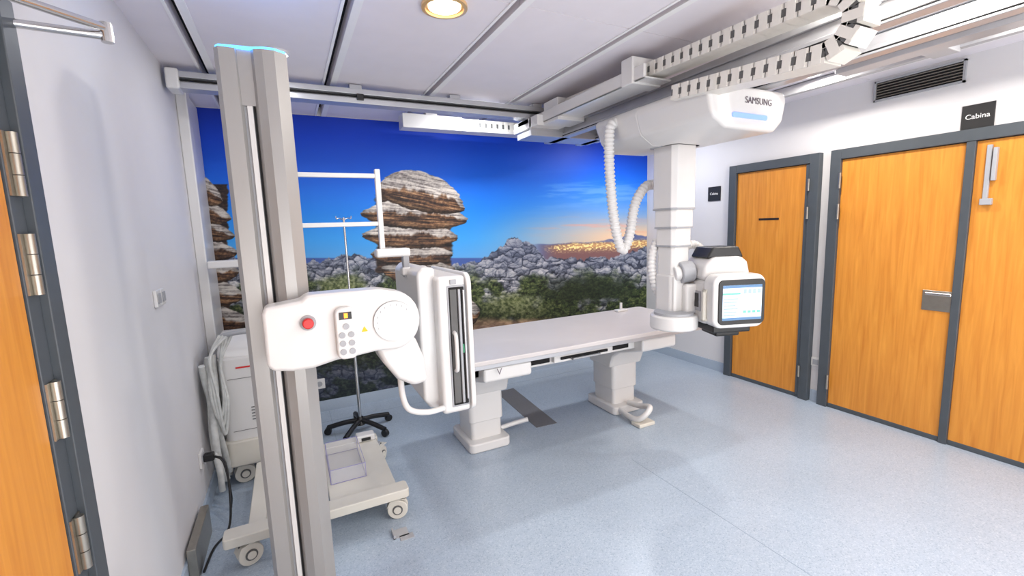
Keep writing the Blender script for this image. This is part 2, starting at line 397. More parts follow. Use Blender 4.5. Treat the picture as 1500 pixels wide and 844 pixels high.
for z in (.22, 1.62, 1.86): cyl('hinge', (XR-.062, 2.05, z-.06), (XR-.062, 2.05, z+.06), .009, STEEL, g)
p = U(1374, 441, 0, XR-.03)
box('lock_plate', (XR-.037, p.y-.085, p.z-.07), (XR-.029, p.y+.085, p.z+.07), STEEL, g, .003)
box('lock_lever', (XR-.075, p.y-.08, p.z+.04), (XR-.055, p.y+.06, p.z+.06), CHROME, g, .006)
cyl('lever_neck', (XR-.06, p.y+.03, p.z+.05), (XR-.034, p.y+.03, p.z+.05), .01, CHROME, g)
p0 = U(1446, 212, 0, XR-.06); p1 = U(1440, 298, 0, XR-.06)
boxes('closer_slide', [((XR-.05, p1.y-.012, p1.z), (XR-.029, p1.y+.012, p0.z)), ((XR-.06, p1.y-.04, p0.z-.22), (XR-.029, p1.y-.02, p0.z-.02)), ((XR-.06, p1.y-.035, p1.z-.01), (XR-.029, p1.y+.02, p1.z+.03))], GREYP, g, .004)

RW = Matrix(((0, 0, -1, 0), (-1, 0, 0, 0), (0, 1, 0, 0), (0, 0, 0, 1)))
def sign(u, v, w, h, ts, nm):
    p = U(u, v, 0, XR-.008); g = group(nm, (XR-.006, p.y, p.z))
    box('plate', (XR-.008, p.y-w/2, p.z-h/2), (XR, p.y+w/2, p.z+h/2), SIGN, g, .002)
    text('lettering', 'Cabina', ts, Matrix.Translation((XR-.0095, p.y, p.z)) @ RW, LETTER, g)
sign(1432, 170, .155, .15, .042, 'door_sign'); sign(1046, 284, .15, .145, .035, 'door_sign')
a = U(1285, 131, 0, XR); c = U(1412, 119, 0, XR)
g = group('ventilation_grille', (XR-.01, (a.y+c.y)/2, 2.47))
L = [((XR-.004, c.y, 2.41), (XR, a.y, 2.545), 1)]
for z in (2.405, 2.535): L.append(((XR-.02, c.y-.01, z), (XR, a.y+.01, z+.012), 0))
for y in (c.y-.01, a.y): L.append(((XR-.02, y, 2.405), (XR, y+.012, 2.547), 0))
for i in range(6): L.append(((XR-.016, c.y, 2.428+i*.019), (XR-.002, a.y, 2.433+i*.019), 2))
boxes('louvres', L, [GREYP, DARK, STEEL], g)
def sock(nm, ax, u, v, wall, n=1, w=.075):
    p = U(u, v, 0 if ax == 'x' else 1, wall); g = group(nm, p)
    s = {XL: 1, XR: -1, YB: -1}[wall]
    for i in range(n):
        o = (i-(n-1)/2)*w*1.08
        if ax == 'x':
            box('plate_%d' % i, (wall, p.y+o-w/2, p.z-w/2), (wall+s*.014, p.y+o+w/2, p.z+w/2), WHITE, g, .004)
            box('rocker_%d' % i, (wall+s*.014, p.y+o-w*.3, p.z-w*.3), (wall+s*.018, p.y+o+w*.3, p.z+w*.3), GREYP, g, .002)
        else:
            box('plate_%d' % i, (p.x+o-w/2, wall-.018, p.z-w/2), (p.x+o+w/2, wall-.003, p.z+w/2), WHITE, g, .004)
            cyl('hole_%d' % i, (p.x+o, wall-.0205, p.z), (p.x+o, wall-.018, p.z), w*.26, GREYP, g)
    return g, p
sock('light_switch', 'x', 231, 436, XL, 2); sock('electrical_outlet', 'x', 1196, 530, XR, 1)
sock('electrical_outlet', 'y', 468, 562, YB, 1, .09); gs, ps = sock('electrical_outlet', 'x', 293, 672, XL, 1, .09)

# ---------------------------------------------------------------- left door
g = group('door_3', (XL, .9, 0))
box('leaf', (XL, .30, .01), (XL+.03, 1.342, 2.03), WOOD, g, .003)
boxes('frame', [((XL, 1.347, 0), (XL+.034, 1.40, 2.12)), ((XL, 1.40, 0), (XL+.05, 1.465, 2.12)), ((XL, .17, 0), (XL+.05, .29, 2.12)), ((XL, .29, 2.035), (XL+.05, 1.347, 2.12))], DGREY, g, .003)
hy = 1.372
for i, (hu, hv) in enumerate([(2, 235), (30, 390), (75, 610), (118, 800)]):
    z = U(hu, hv, 0, XL+.045).z
    for k in range(3): cyl('hinge_%d_%d' % (i, k), (XL+.044, hy, z-.068+k*.046), (XL+.044, hy, z-.024+k*.046), .010, STEEL, g)
    box('hinge_leaf_%d' % i, (XL+.03, hy-.022, z-.068), (XL+.038, hy+.026, z+.068), STEEL, g)
E = (-.354, 1.50, 2.085)
tube('closer_arm_lower', [(XL+.04, 1.46, 2.075), E], .010, CHROME, g, straight=True)
tube('closer_arm_upper', [(XL+.04, 1.27, 2.08), (E[0], E[1], E[2]+.018)], .010, CHROME, g, straight=True)
cyl('closer_pivot', (E[0], E[1], 2.07), (E[0], E[1], 2.115), .013, CHROME, g)
box('closer_body', (XL+.03, 1.05, 2.04), (XL+.08, 1.28, 2.10), GREYP, g, .006)

g = group('trim_corner_duct', (XL+.04, 3.8, 0))
boxes('duct', [((XL, 3.60, .1), (XL+.06, 3.72, CZ-.015)), ((XL, 3.76, .1), (XL+.035, 4.2, CZ-.015))], WHITE, g, .008)

# ---------------------------------------------------------------- ceiling lamps
def lamp(u, v, r, energy, col, warm=True, xy=None):
    p = U(u, v, 2, CZ) if xy is None else Vector((xy[0], xy[1], CZ))
    g = group('recessed_downlight', (p.x, p.y, CZ-.01))
    bm = bmesh.new(); n = 32; prof = [(r*1.2, 0), (r*1.2, -.014), (r*1.02, -.016), (r, -.006), (r*.8, -.002)]
    rings = [[bm.verts.new((p.x+q[0]*math.cos(2*math.pi*k/n), p.y+q[0]*math.sin(2*math.pi*k/n), CZ+q[1])) for k in range(n)] for q in prof]
    for a, c in zip(rings[:-1], rings[1:]):
        for k in range(n): bm.faces.new([a[k], a[(k+1) % n], c[(k+1) % n], c[k]])
    fin(bm, 'bezel', BRASSW if warm else WHITE, g, smooth=True)
    cyl('lens', (p.x, p.y, CZ-.009), (p.x, p.y, CZ-.001), r*.85, LAMPM if warm else LAMPW, g)
    ld = bpy.data.lights.new('lamp', 'AREA'); ld.shape = 'DISK'; ld.size = r*1.6; ld.energy = energy; ld.color = col
    lo = bpy.data.objects.new('lamp', ld); S.collection.objects.link(lo); lo.location = (p.x, p.y, CZ-.022); lo.parent = g
    lo.matrix_parent_inverse = Matrix.Translation(g.location).inverted()
Wm = (1, .94, .86); Cw = (.97, .98, 1)
lamp(651, 8, .085, 8, Wm); lamp(1188, 107, .06, 15, Wm, False); lamp(408, 76, .045, 4, Cw, False)
for q in [(1.5, .1, .22), (2.7, .1, .22), (3.35, .9, .1), (2.0, 1.0, .12), (3.3, 3.5, .08), (1.45, 3.45, .08), (1.2, -1.1, .22), (2.7, -1.1, .22)]:
    lamp(0, 0, q[2], 12.5, Wm if q[1] < 3 else Cw, False, q)
# added fill light, unseen behind the camera, tilted up to brighten the ceiling
ld = bpy.data.lights.new('rear_fill_light', 'AREA'); ld.shape = 'RECTANGLE'; ld.size = 3.8; ld.size_y = 1.6; ld.energy = 90; ld.color = (1, .985, .965)
lo = bpy.data.objects.new('rear_fill_light', ld); S.collection.objects.link(lo); lo.location = (1.6, YF+.45, .9)
lo.rotation_euler = (math.radians(130), 0, 0)

# ---------------------------------------------------------------- ceiling crane / x-ray tube
g = group('ceiling_mounted_xray_tube', (2.3, 2.2, 2.4))
RT = CZ-.006
L = []
for y in (3.3, .45):
    L += [((-.50, y-.05, 2.44), (3.3, y+.05, 2.475), 0), ((-.50, y-.03, 2.475), (3.3, y+.03, 2.50), 0), ((-.50, y-.05, 2.50), (3.3, y+.05, 2.535), 0),
          ((-.50, y-.052, 2.483), (3.3, y-.03, 2.492), 1)]
    for x in (-.2, .5, 1.2, 1.9, 2.6, 3.2): L.append(((x-.04, y-.04, 2.535), (x+.04, y+.04, RT), 0))
boxes('fixed_rail', L, [SILX, DARK], g, .004)
box('rail_end_cap', (-.535, 3.23, 2.43), (-.47, 3.37, 2.545), WHITE, g, .012)
box('rail_stop', (.50, 3.235, 2.46), (.545, 3.25, 2.50), BLACK, g, .003)
boxes('side_rail', [((3.08, .3, 2.44), (3.2, 1.68, 2.47)), ((3.1, .3, 2.47), (3.18, 1.68, 2.52)), ((3.08, .3, 2.52), (3.2, 1.68, RT)), ((3.48, .3, 2.50), (3.53, 2.5, RT)), ((3.2, 1.25, 2.48), (3.5, 1.37, RT)), ((2.78, .3, 2.51), (2.84, 2.4, RT))], SILX, g, .005)
boxes('cable_tray', [((.9, 3.66, 2.40), (1.40, 3.80, 2.51)), ((1.40, 3.66, 2.40), (2.9, 3.80, 2.415)), ((1.40, 3.67, 2.415), (2.9, 3.80, 2.425)), ((1.1, 3.7, 2.51), (1.2, 3.76, RT)), ((2.6, 3.7, 2.49), (2.7, 3.76, RT))], WHITE, g, .006)
chain('cable_chain_transverse', [(1.40, 3.72, 2.46), (2.9, 3.72, 2.46)], .1, .085, .055, g)
L = []
for x in (2.13, 2.46):
    L += [((x-.035, .4, 2.30), (x+.035, 3.5, 2.335), 0), ((x-.02, .4, 2.335), (x+.02, 3.5, 2.385), 0), ((x-.035, .4, 2.385), (x+.035, 3.5, 2.42), 0), ((x-.037, .4, 2.31), (x-.03, 3.5, 2.318), 1)]
L += [((1.80, 3.2, 2.30), (2.52, 3.44, 2.345), 0), ((1.80, 3.2, 2.345), (2.52, 3.23, 2.44), 0), ((1.80, 3.24, 2.4), (2.52, 3.42, 2.44), 0), ((1.86, .40, 2.30), (2.52, .5, 2.44), 0)]
boxes('bridge', L, [SILX, DARK], g, .004)
boxes('chain_trough', [((1.85, 2.0, 2.385), (1.87, 3.45, 2.46)), ((1.85, 2.0, 2.385), (2.06, 3.45, 2.395)), ((1.86, 2.9, 2.36), (2.1, 3.1, 2.52)), ((1.80, 3.1, 2.36), (2.06, 3.5, 2.44))], WHITE, g, .005)
box('chain_bracket', (1.84, 2.08, 2.375), (2.06, 2.18, 2.525), WHITE, g, .008)
ye = 1.10
P = [(1.98, 3.0, 2.475), (1.98, ye, 2.42)]
for i in range(1, 13):
    a = math.pi*i/12; P.append((1.98, ye-.105*math.sin(a), 2.315+.105*math.cos(a)))
P.append((1.98, 1.9, 2.275))
chain('cable_chain_main', P, .12, .075, .06, g)
car = [(1.98, 2.285), (2.575, 2.285), (2.60, 2.24), (2.57, 2.12), (2.50, 2.06), (2.1, 2.06), (2.0, 2.12), (1.96, 2.24)]
car2 = [(2.02, 2.295), (2.55, 2.295), (2.57, 2.26), (2.52, 2.14), (2.46, 2.08), (2.14, 2.08), (2.06, 2.14), (2.01, 2.26)]
prism('carriage_cover', car, 'y', 1.66, 2.2, WHITE, g, .035, seg=5)
prism('carriage_cover_tail', car, 'y', 2.18, 2.66, WHITE, g, .03, hi_pts=car2)
boxes('trolley', [((2.06, 1.75, 2.28), (2.52, 2.55, 2.31))], GREYP, g)
prism('led_strip', rrect(2.14, 2.118, 2.42, 2.142, .011), 'y', 1.652, 1.662, BLUEW, g)
FW = Matrix(((1, 0, 0, 0), (0, 0, -1, 0), (0, 1, 0, 0), (0, 0, 0, 1)))
text('lettering', 'SAMSUNG', .048, Matrix.Translation((2.35, 1.6575, 2.212)) @ FW, LETG, g)
cx, cy = 2.3, 2.2
def octo(w, d=None, c=.28):
    d = d or w; k = w*c; j = d*c
    return [(cx-w+k, cy-d), (cx+w-k, cy-d), (cx+w, cy-d+j), (cx+w, cy+d-j), (cx+w-k, cy+d), (cx-w+k, cy+d), (cx-w, cy+d-j), (cx-w, cy-d+j)]
prism('column_collar', octo(.125), 'z', 2.06, 2.09, GREYP, g, .004)
for i, (w, z0, z1) in enumerate([(.105, 1.66, 2.07), (.096, 1.54, 1.68), (.087, 1.42, 1.56), (.078, 1.22, 1.44)]):
    prism('column_section_%d' % i, octo(w), 'z', z0, z1, WHITE, g, .006)
    prism('column_lip_%d' % i, octo(w+.003), 'z', z0, z0+.012, GREYP, g, .002)
prism('pivot_housing', octo(.09), 'z', .98, 1.24, WHITE, g, .02)
cyl('pivot_disc', (2.23, 2.12, .89), (2.23, 2.12, .985), .15, WHITE, g, bevel=.015, n=40)
cyl('pivot_ring', (2.23, 2.12, .985), (2.23, 2.12, 1.0), .125, GREYP, g, n=40)
T = Matrix.Translation((2.50, 1.98, 1.08)) @ Matrix.Rotation(math.radians(-20), 4, 'Z')
box('support_arm', (-.24, .0, -.10), (-.08, .16, .10), WHITE, g, .02, T=T)
box('collimator_body', (-.17, -.10, -.15), (.13, .17, .13), WHITE, g, .03, T=T)
box('side_display', (-.176, -.06, -.07), (-.169, .09, .06), GREYP, g, .004, T=T)
box('side_display_glass', (-.18, -.04, -.045), (-.175, .07, .045), BLACK, g, .002, T=T)
prism('display_housing', rrect(-.175, -.155, .165, .175, .06), 'y', -.21, -.09, WHITE, g, .018, T=T)
prism('display_bezel', rrect(-.145, -.13, .152, .145, .03), 'y', -.219, -.208, BLACK, g, .003, T=T)
SCR = mat('screen_glow', (200, 218, 236), .3, emit=.6)
SCR2 = mat('screen_blue', (70, 110, 150), .3, emit=.4); SCR3 = mat('screen_green', (90, 180, 150), .3, emit=.5); SCR4 = mat('screen_grey', (140, 160, 180), .3, emit=.4)
L = [((-.122, -.2215, -.102), (.129, -.2185, .112), 0), ((-.122, -.2225, .095), (.129, -.2205, .112), 1), ((-.122, -.2225, -.102), (.129, -.2205, -.086), 1), ((-.122, -.2225, .055), (-.01, -.2205, .066), 2)]
for i in range(6): L.append(((-.115, -.2225, -.075+i*.02), (-.04+.008*(i % 3), -.2205, -.067+i*.02), 3))
for i in range(4): L.append(((.01+i*.03, -.2225, .06), (.03+i*.03, -.2205, .085), 3)); L.append(((.01+i*.03, -.2225, -.06), (.03+i*.03, -.2205, -.045), 2))
boxes('display_screen', L, [SCR, SCR2, SCR3, SCR4], g, T=T)
prism('collimator_lower', [(-.13, -.14), (.12, -.14), (.12, .13), (-.13, .13)], 'z', -.20, -.15, BLACK, g, .01, T=T)
prism('collimator_exit', [(-.08, -.09), (.08, -.09), (.08, .09), (-.08, .09)], 'z', -.235, -.195, BLACK, g, .01, T=T)
prism('tube_housing', [(-.10, .10), (.13, .10), (.15, .16), (.13, .24), (.09, .275), (-.10, .275), (-.16, .22), (-.17, .14)], 'y', -.08, .2, WHITE, g, .025, T=T)
prism('tube_cap', [(-.13, .265), (.12, .265), (.085, .335), (-.09, .335)], 'y', -.05, .16, BLACK, g, .012, T=T)
cyl('tube_end', (-.17, .06, .18), (-.26, .06, .17), .07, GREYP, g, T=T, bevel=.01)
cyl('tube_end_cap', (-.255, .06, .17), (-.30, .06, .165), .05, WHITE, g, T=T, bevel=.01)
boxes('grip', [((-.20, -.14, -.12), (-.175, -.115, .08)), ((-.20, -.14, -.12), (-.14, -.115, -.10)), ((-.20, -.14, .06), (-.14, -.115, .08))], OFFW, g, .008, T=T)
def UY(L, y): return [U(u, v, 1, y) for u, v in L]
tube('hose_main', UY([(905, 178), (893, 190), (893, 250), (898, 310), (905, 350), (913, 366), (922, 345), (930, 300), (944, 275), (957, 270)], 2.42), .035, WHITE, g, n=14, corr=.026)
tube('hose_side', UY([(962, 352), (955, 375), (955, 400), (962, 425), (972, 440)], 2.3), .03, WHITE, g, n=14, corr=.026)
tube('hose_head', UY([(1003, 362), (1015, 358), (1027, 366), (1033, 385)], 2.24), .03, WHITE, g, n=14, corr=.026)

# ---------------------------------------------------------------- patient table
g = group('xray_examination_table', (1.95, 2.87, 0))
prism('table_top', rrect(.86, 2.44, 3.0, 3.29, .04), 'z', .752, .782, TOPM, g, .006)
boxes('top_rail', [((.9, 2.45, .725), (2.96, 2.475, .752)), ((.9, 3.255, .725), (2.96, 3.28, .752))], SILX, g, .003)
boxes('under_frame', [((.98, 2.56, .64), (2.62, 2.60, .722)), ((.98, 3.16, .64), (2.62, 3.20, .722)), ((.98, 2.56, .64), (1.04, 3.2, .722)), ((2.56, 2.56, .64), (2.62, 3.2, .722)), ((1.0, 2.58, .70), (2.6, 3.18, .728))], WHITE, g, .006)
boxes('bucky_tray', [((1.55, 2.52, .655), (2.05, 3.1, .705), 0), ((1.60, 2.512, .672), (2.0, 2.522, .692), 1), ((1.32, 2.545, .66), (1.53, 2.562, .712), 1), ((2.07, 2.545, .66), (2.22, 2.562, .712), 1)], [WHITE, DARK], g, .004)
boxes('tray_handle', [((1.68, 2.49, .665), (1.92, 2.502, .677)), ((1.68, 2.49, .665), (1.69, 2.52, .677)), ((1.91, 2.49, .665), (1.92, 2.52, .677))], GREYP, g, .003)
for nm, x0 in (('left', 1.04), ('right', 2.32)):
    x1 = x0+.28
    prof = [(2.47, .63), (2.47, .722), (3.24, .722), (3.24, .62), (3.16, .53), (3.14, .40), (2.86, .40), (2.82, .50), (2.74, .555)]
    prism('leg_head_'+nm, prof, 'x', x0-.03, x1+.03, WHITE, g, .018)
    prism('leg_column_'+nm, rrect(x0+.02, 2.87, x1-.02, 3.14, .03), 'z', .06, .46, WHITE, g, .004)
    prism('leg_cover_'+nm, rrect(x0+.008, 2.858, x1-.008, 3.152, .035), 'z', .20, .42, WHITE, g, .006)
    prism('leg_foot_'+nm, rrect(x0-.02, 2.80, x1+.02, 3.2, .04), 'z', 0, .07, WHITE, g, .012)
tube('foot_pedal_loop', [(2.36, 2.84, .05), (2.34, 2.70, .04), (2.34, 2.58, .05), (2.38, 2.53, .10), (2.44, 2.55, .14), (2.46, 2.68, .10), (2.46, 2.82, .08)], .022, WHITE, g)
box('pedal_pad', (2.31, 2.52, .0), (2.47, 2.62, .03), OFFW, g, .008)
tube('foot_switch_bar', [(1.33, 2.98, .06), (1.45, 2.98, .07), (1.56, 2.95, .09)], .018, WHITE, g)
text('lettering', 'V', .06, Matrix.Translation((1.1, 2.435, .70)) @ FW, LETG, g)
cyl('hand_switch', (2.70, 3.20, .782), (2.70, 3.20, .86), .012, WHITE, g)
box('hand_switch_base', (2.64, 3.17, .782), (2.76, 3.23, .80), WHITE, g, .006)
def quadplate(nm, pix, m):
    pts = [tuple(U(u, v, 2, 0.0)[:2]) for u, v in pix]
    return prism(nm, pts, 'z', 0, .003, m)
quadplate('floor_cover_plate', [(727, 575), (752, 569), (816, 620), (786, 627)], PLATE)

# ---------------------------------------------------------------- wall stand
g = group('chest_xray_wall_stand', (-.05, 2.0, 0))
CT = 2.235
prism('column_left', [(-.170, 1.93), (-.155, 1.905), (-.105, 1.905), (-.095, 1.92), (-.095, 2.1), (-.170, 2.1)], 'z', .02, CT, SILVER, g)
prism('column_groove', [(-.1, 1.925), (-.055, 1.925), (-.055, 2.08), (-.1, 2.08)], 'z', .02, CT-.01, GREYP, g)
box('column_belt', (-.085, 1.915, .05), (-.068, 1.925, CT-.19), WHITE, g)
box('column_belt_gap', (-.0655, 1.915, .05), (-.058, 1.9245, CT-.19), DARK, g)
box('column_top_cover', (-.1, 1.912, CT-.19), (-.055, 2.0, CT-.0), SILVER, g)
prism('column_right', [(-.058, 1.915), (-.048, 1.895), (-.02, 1.882), (.018, 1.882), (.058, 1.91), (.058, 2.1), (-.058, 2.1)], 'z', .02, CT, SILVER, g)
prism('column_cap', [(-.165, 1.93), (-.153, 1.91), (-.05, 1.9), (-.02, 1.885), (.018, 1.885), (.055, 1.912), (.055, 2.095), (-.165, 2.095)], 'z', CT, CT+.008, BLUE, g)
box('base_plate', (-.20, 1.9, 0), (.06, 2.2, .022), GREYP, g, .004)
def ZX(u, v, y): p = U(u, v, 1, y); return (p.x, p.z)
yA = 1.77
arm = [ZX(*q, yA) for q in [(383, 462), (386, 452), (396, 450), (440, 441), (448, 433), (500, 428), (556, 424)]]
c0 = ZX(577, 470, yA); r0 = .118
for a in range(75, -100, -15): arm.append((c0[0]+r0*.9*math.cos(math.radians(a)), c0[1]+r0*math.sin(math.radians(a))))
arm += [ZX(*q, yA) for q in [(552, 515), (520, 523), (495, 528), (460, 540), (430, 545), (400, 545), (391, 538)]]
prism('arm_cover', arm, 'y', yA, 1.88, WHITE, g, .014, seg=4)
prism('carriage_back', rrect(.0, 1.80, .13, 2.13, .02), 'z', 1.12, 1.31, WHITE, g, .008)
cyl('arm_joint_ring', (c0[0], yA+.002, c0[1]), (c0[0], yA-.006, c0[1]), .0805, GREYP, g, n=48)
cyl('arm_joint_disc', (c0[0], yA, c0[1]), (c0[0], yA-.010, c0[1]), .079, WHITE, g, n=48)
bm = bmesh.new()
for i in range(9):
    a = math.radians(200-i*20); px = c0[0]+.066*math.cos(a); pz = c0[1]+.066*math.sin(a)
    addbox(bm, (px-.0012, yA-.0112, pz-.004), (px+.0012, yA-.0098, pz+.004))
fin(bm, 'joint_scale', GREYP, g)
p = U(451, 473, 1, yA)
cyl('emergency_stop_plate', (p.x, yA+.002, p.z), (p.x, yA-.006, p.z), .028, GREYP, g, n=32)
cyl('emergency_stop_button', (p.x, yA-.004, p.z), (p.x, yA-.03, p.z), .019, RED, g, n=32, bevel=.004)
p = U(508, 489, 1, yA-.03)
prism('hand_controller', rrect(p.x-.037, p.z-.098, p.x+.037, p.z+.098, .025), 'y', yA-.03, yA+.003, WHITE, g, .008)
L = [((p.x-.022, yA-.033, p.z+.055), (p.x+.022, yA-.0295, p.z+.082), 0), ((p.x-.005, yA-.0345, p.z+.06), (p.x+.008, yA-.032, p.z+.078), 1)]
boxes('controller_display', L, [BLACK, ORLED], g)
bm = bmesh.new()
for r in range(4):
    for c in range(2 if r else 1):
        qx = p.x + ((c-.5)*.032 if r else 0); qz = p.z+.028-r*.032
        R = Matrix.Translation((qx, yA-.031, qz)) @ Matrix.Rotation(math.pi/2, 4, 'X')
        bmesh.ops.create_cone(bm, cap_ends=True, segments=16, radius1=.0115, radius2=.0115, depth=.005, matrix=R)
fin(bm, 'controller_buttons', GREYP, g, smooth=True)
p = U(534, 482, 1, yA)
prism('warning_label', [(p.x-.012, p.z-.010), (p.x+.012, p.z-.010), (p.x, p.z+.011)], 'y', yA-.0015, yA+.001, YEL, g)
la = [ZX(*q, 1.84) for q in [(545, 500), (605, 490), (618, 520), (624, 555), (604, 562), (580, 553), (560, 530)]]
prism('swing_arm', la, 'y', 1.80, 1.99, WHITE, g, .02, seg=4)
tube('support_handle', [U(586, 545, 1, 1.87), U(590, 580, 1, 1.87), U(600, 600, 1, 1.87), U(625, 604, 1, 1.87), U(650, 598, 1, 1.9)], .013, WHITE, g)
bz0, bz1 = .735, 1.375
prism('detector_back', [(.50, .80), (.53, .76), (.585, .74), (.585, 1.41), (.53, 1.42), (.50, 1.39)], 'y', 1.96, 2.42, WHITE, g, .014, seg=4)
box('detector_body', (.57, 1.90, bz0), (.708, 2.45, bz1), WHITE, g, .02, seg=4)
prism('detector_front_panel', rrect(1.885, bz0-.005, 2.47, bz1+.01, .05), 'x', .704, .728, WHITE, g, .006)
box('detector_slot', (.612, 1.8975, .765), (.70, 1.91, 1.335), GREYP, g, .008)
box('detector_slot_gap', (.622, 1.8945, .775), (.694, 1.90, 1.325), DARK, g, .004)
box('detector_tray_plate', (.626, 1.892, .785), (.658, 1.8955, 1.315), HOLE, g, .002)
box('detector_tray_edge', (.662, 1.885, .785), (.674, 1.90, 1.315), GREYP, g, .003)
box('detector_tray_edge_2', (.684, 1.883, .80), (.692, 1.90, 1.31), SILX, g, .002)
tube('detector_handle', [(.638, 1.896, 1.12), (.638, 1.872, 1.105), (.638, 1.868, 1.03), (.638, 1.872, .955), (.638, 1.896, .94)], .009, WHITE, g)
box('detector_label', (.676, 1.890, 1.02), (.683, 1.8945, 1.06), GREENL, g)
box('detector_side_mark', (.63, 1.893, 1.338), (.66, 1.90, 1.36), GREYP, g, .002)
def sq(nm, a, c, r=.012):
    lo = [min(x, y)-r for x, y in zip(a, c)]; hi = [max(x, y)+r for x, y in zip(a, c)]; return box(nm, lo, hi, WHITE, g, .004)
yG = 2.17
a1 = U(552, 252, 1, yG); a2 = U(556, 368, 1, yG); b1 = U(546, 258, 1, yG); b2_ = U(546, 328, 1, yG)
sq('grip_post', (a1.x, yG, a1.z), (a1.x, yG, a2.z))
sq('grip_bar_upper', (-.02, yG, b1.z), (a1.x, yG, b1.z), .010); sq('grip_bar_lower', (-.02, yG, b2_.z), (a1.x, yG, b2_.z), .010)
box('grip_clamp', (a1.x-.035, yG-.035, a2.z-.03), (a1.x+.125, yG+.03, a2.z+.01), WHITE, g, .01)
box('grip_stem', (a1.x+.09, yG-.02, 1.36), (a1.x+.12, yG+.02, a2.z-.02), GREYP, g, .005)
box('grip_stem_foot', (a1.x+.08, yG-.03, 1.37), (.60, yG+.03, 1.41), WHITE, g, .008)

# ---------------------------------------------------------------- casters
def caster(g, nm, x, y, zt, r=.055, ang=0):
    T = Matrix.Translation((x, y, 0)) @ Matrix.Rotation(math.radians(ang), 4, 'Z')
    for i, s in enumerate((-1, 1)):
        cyl(nm+'_tyre_%d' % i, (0, s*.008, r), (0, s*.030, r), r, OFFW, g, T=T, n=28, bevel=.006)
        cyl(nm+'_hub_%d' % i, (0, s*.029, r), (0, s*.034, r), r*.5, HOLE, g, T=T, n=24)
        cyl(nm+'_axle_%d' % i, (0, s*.033, r), (0, s*.038, r), r*.36, OFFW, g, T=T, n=16)
    box(nm+'_fork', (-.045, -.008, r), (.03, .008, r*2+.01), BLACK, g, .003, T=T)
    prism(nm+'_guard', [(-.06, r*1.2), (-.04, r*1.95), (.0, r*2.15), (.05, r*2.1), (.05, r*2.0), (.0, r*2.02), (-.03, r*1.8)], 'y', -.034, .034, OFFW, g, .002, T=T)
    cyl(nm+'_stem', (0, 0, r*2), (0, 0, zt), .012, GREYP, g, T=T, n=12)

g = group('wheeled_equipment_base', (.2, 2.7, 0))
prism('front_bar', rrect(-.40, 2.33, .48, 2.43, .02), 'z', .125, .175, OFFW, g, .006)
prism('platform', rrect(.08, 2.42, .43, 3.14, .02), 'z', .13, .165, OFFW, g, .006)
prism('rear_bar', rrect(-.15, 3.08, .44, 3.16, .015), 'z', .13, .168, OFFW, g, .006)
prism('side_beam', rrect(-.30, 2.42, -.22, 3.12, .015), 'z', .13, .165, OFFW, g, .006)
box('rear_stop', (.30, 3.05, .165), (.42, 3.13, .21), WHITE, g, .01)
box('rear_stop_mark', (.33, 3.045, .175), (.39, 3.052, .195), BLACK, g)
caster(g, 'caster_fl', -.30, 2.38, .13, ang=20); caster(g, 'caster_fr', .42, 2.38, .13, ang=-15); caster(g, 'caster_rr', .44, 3.06, .14, ang=50); caster(g, 'caster_rl', -.1, 3.12, .14, ang=0)
g = group('clear_acrylic_box', (.2, 2.8, .165))
x0, x1, y0, y1, z0, z1 = .10, .29, 2.60, 2.98, .166, .25; t = .004
boxes('panes', [((x0, y0, z0), (x1, y1, z0+t)), ((x0, y0, z0), (x0+t, y1, z1)), ((x1-t, y0, z0), (x1, y1, z1)), ((x0, y0, z0), (x1, y0+t, z1)), ((x0, y1-t, z0), (x1, y1, z1))], CLEAR, g)
e_ = .0022
L = []
for z in (z0, z1):
    L += [((x0-e_, y0-e_, z-e_+.0025), (x1+e_, y0, z+e_)), ((x0-e_, y1, z-e_+.0025), (x1+e_, y1+e_, z+e_)), ((x0-e_, y0, z-e_+.0025), (x0, y1, z+e_)), ((x1, y0, z-e_+.0025), (x1+e_, y1, z+e_))]
for x in (x0-e_, x1): 
    for y in (y0-e_, y1): L.append(((x, y, z0), (x+e_, y+e_, z1)))
boxes('edges', L, PURPLE, g)
# ---------------------------------------------------------------- mobile cabinet
g = group('mobile_generator_cabinet', (-.27, 3.4, 0))
prism('body', rrect(-.46, 3.20, -.06, 3.60, .05), 'z', .16, .84, WHITE, g, .02)
prism('top_slope', [(3.20, .83), (3.60, .83), (3.60, .93), (3.52, .96), (3.38, .95), (3.24, .88)], 'x', -.455, -.065, WHITE, g, .022, seg=4)
prism('lower_skirt', rrect(-.47, 3.18, -.05, 3.62, .05), 'z', .13, .30, OFFW, g, .012)
L = [((-.41, 3.196, .36), (-.11, 3.201, .362)), ((-.41, 3.196, .70), (-.11, 3.201, .702))]
for i in range(6): L.append(((-.22, 3.176, .17+i*.016), (-.12, 3.182, .176+i*.016)))
for i in range(5): L.append(((-.30, 3.196, .42+i*.02), (-.24, 3.2005, .425+i*.02)))
boxes('vents', L, HOLE, g)
boxes('brand_plate', [((-.36, 3.197, .765), (-.27, 3.201, .775))], RED, g)
tube('push_handle', [(-.42, 3.34, .9), (-.42, 3.2, .98), (-.26, 3.16, 1.0), (-.1, 3.2, .98), (-.1, 3.34, .9)], .014, GREYP, g)
boxes('mast_arm', [((-.30, 3.5, .94), (-.22, 3.58, 1.42)), ((-.48, 3.48, 1.38), (-.02, 3.58, 1.43))], WHITE, g, .01)
for nm, x, y in (('a', -.38, 3.25), ('b', -.12, 3.25), ('c', -.38, 3.55), ('d', -.12, 3.55)): caster(g, 'caster_'+nm, x, y, .15, .06, 10)
random.seed(4)
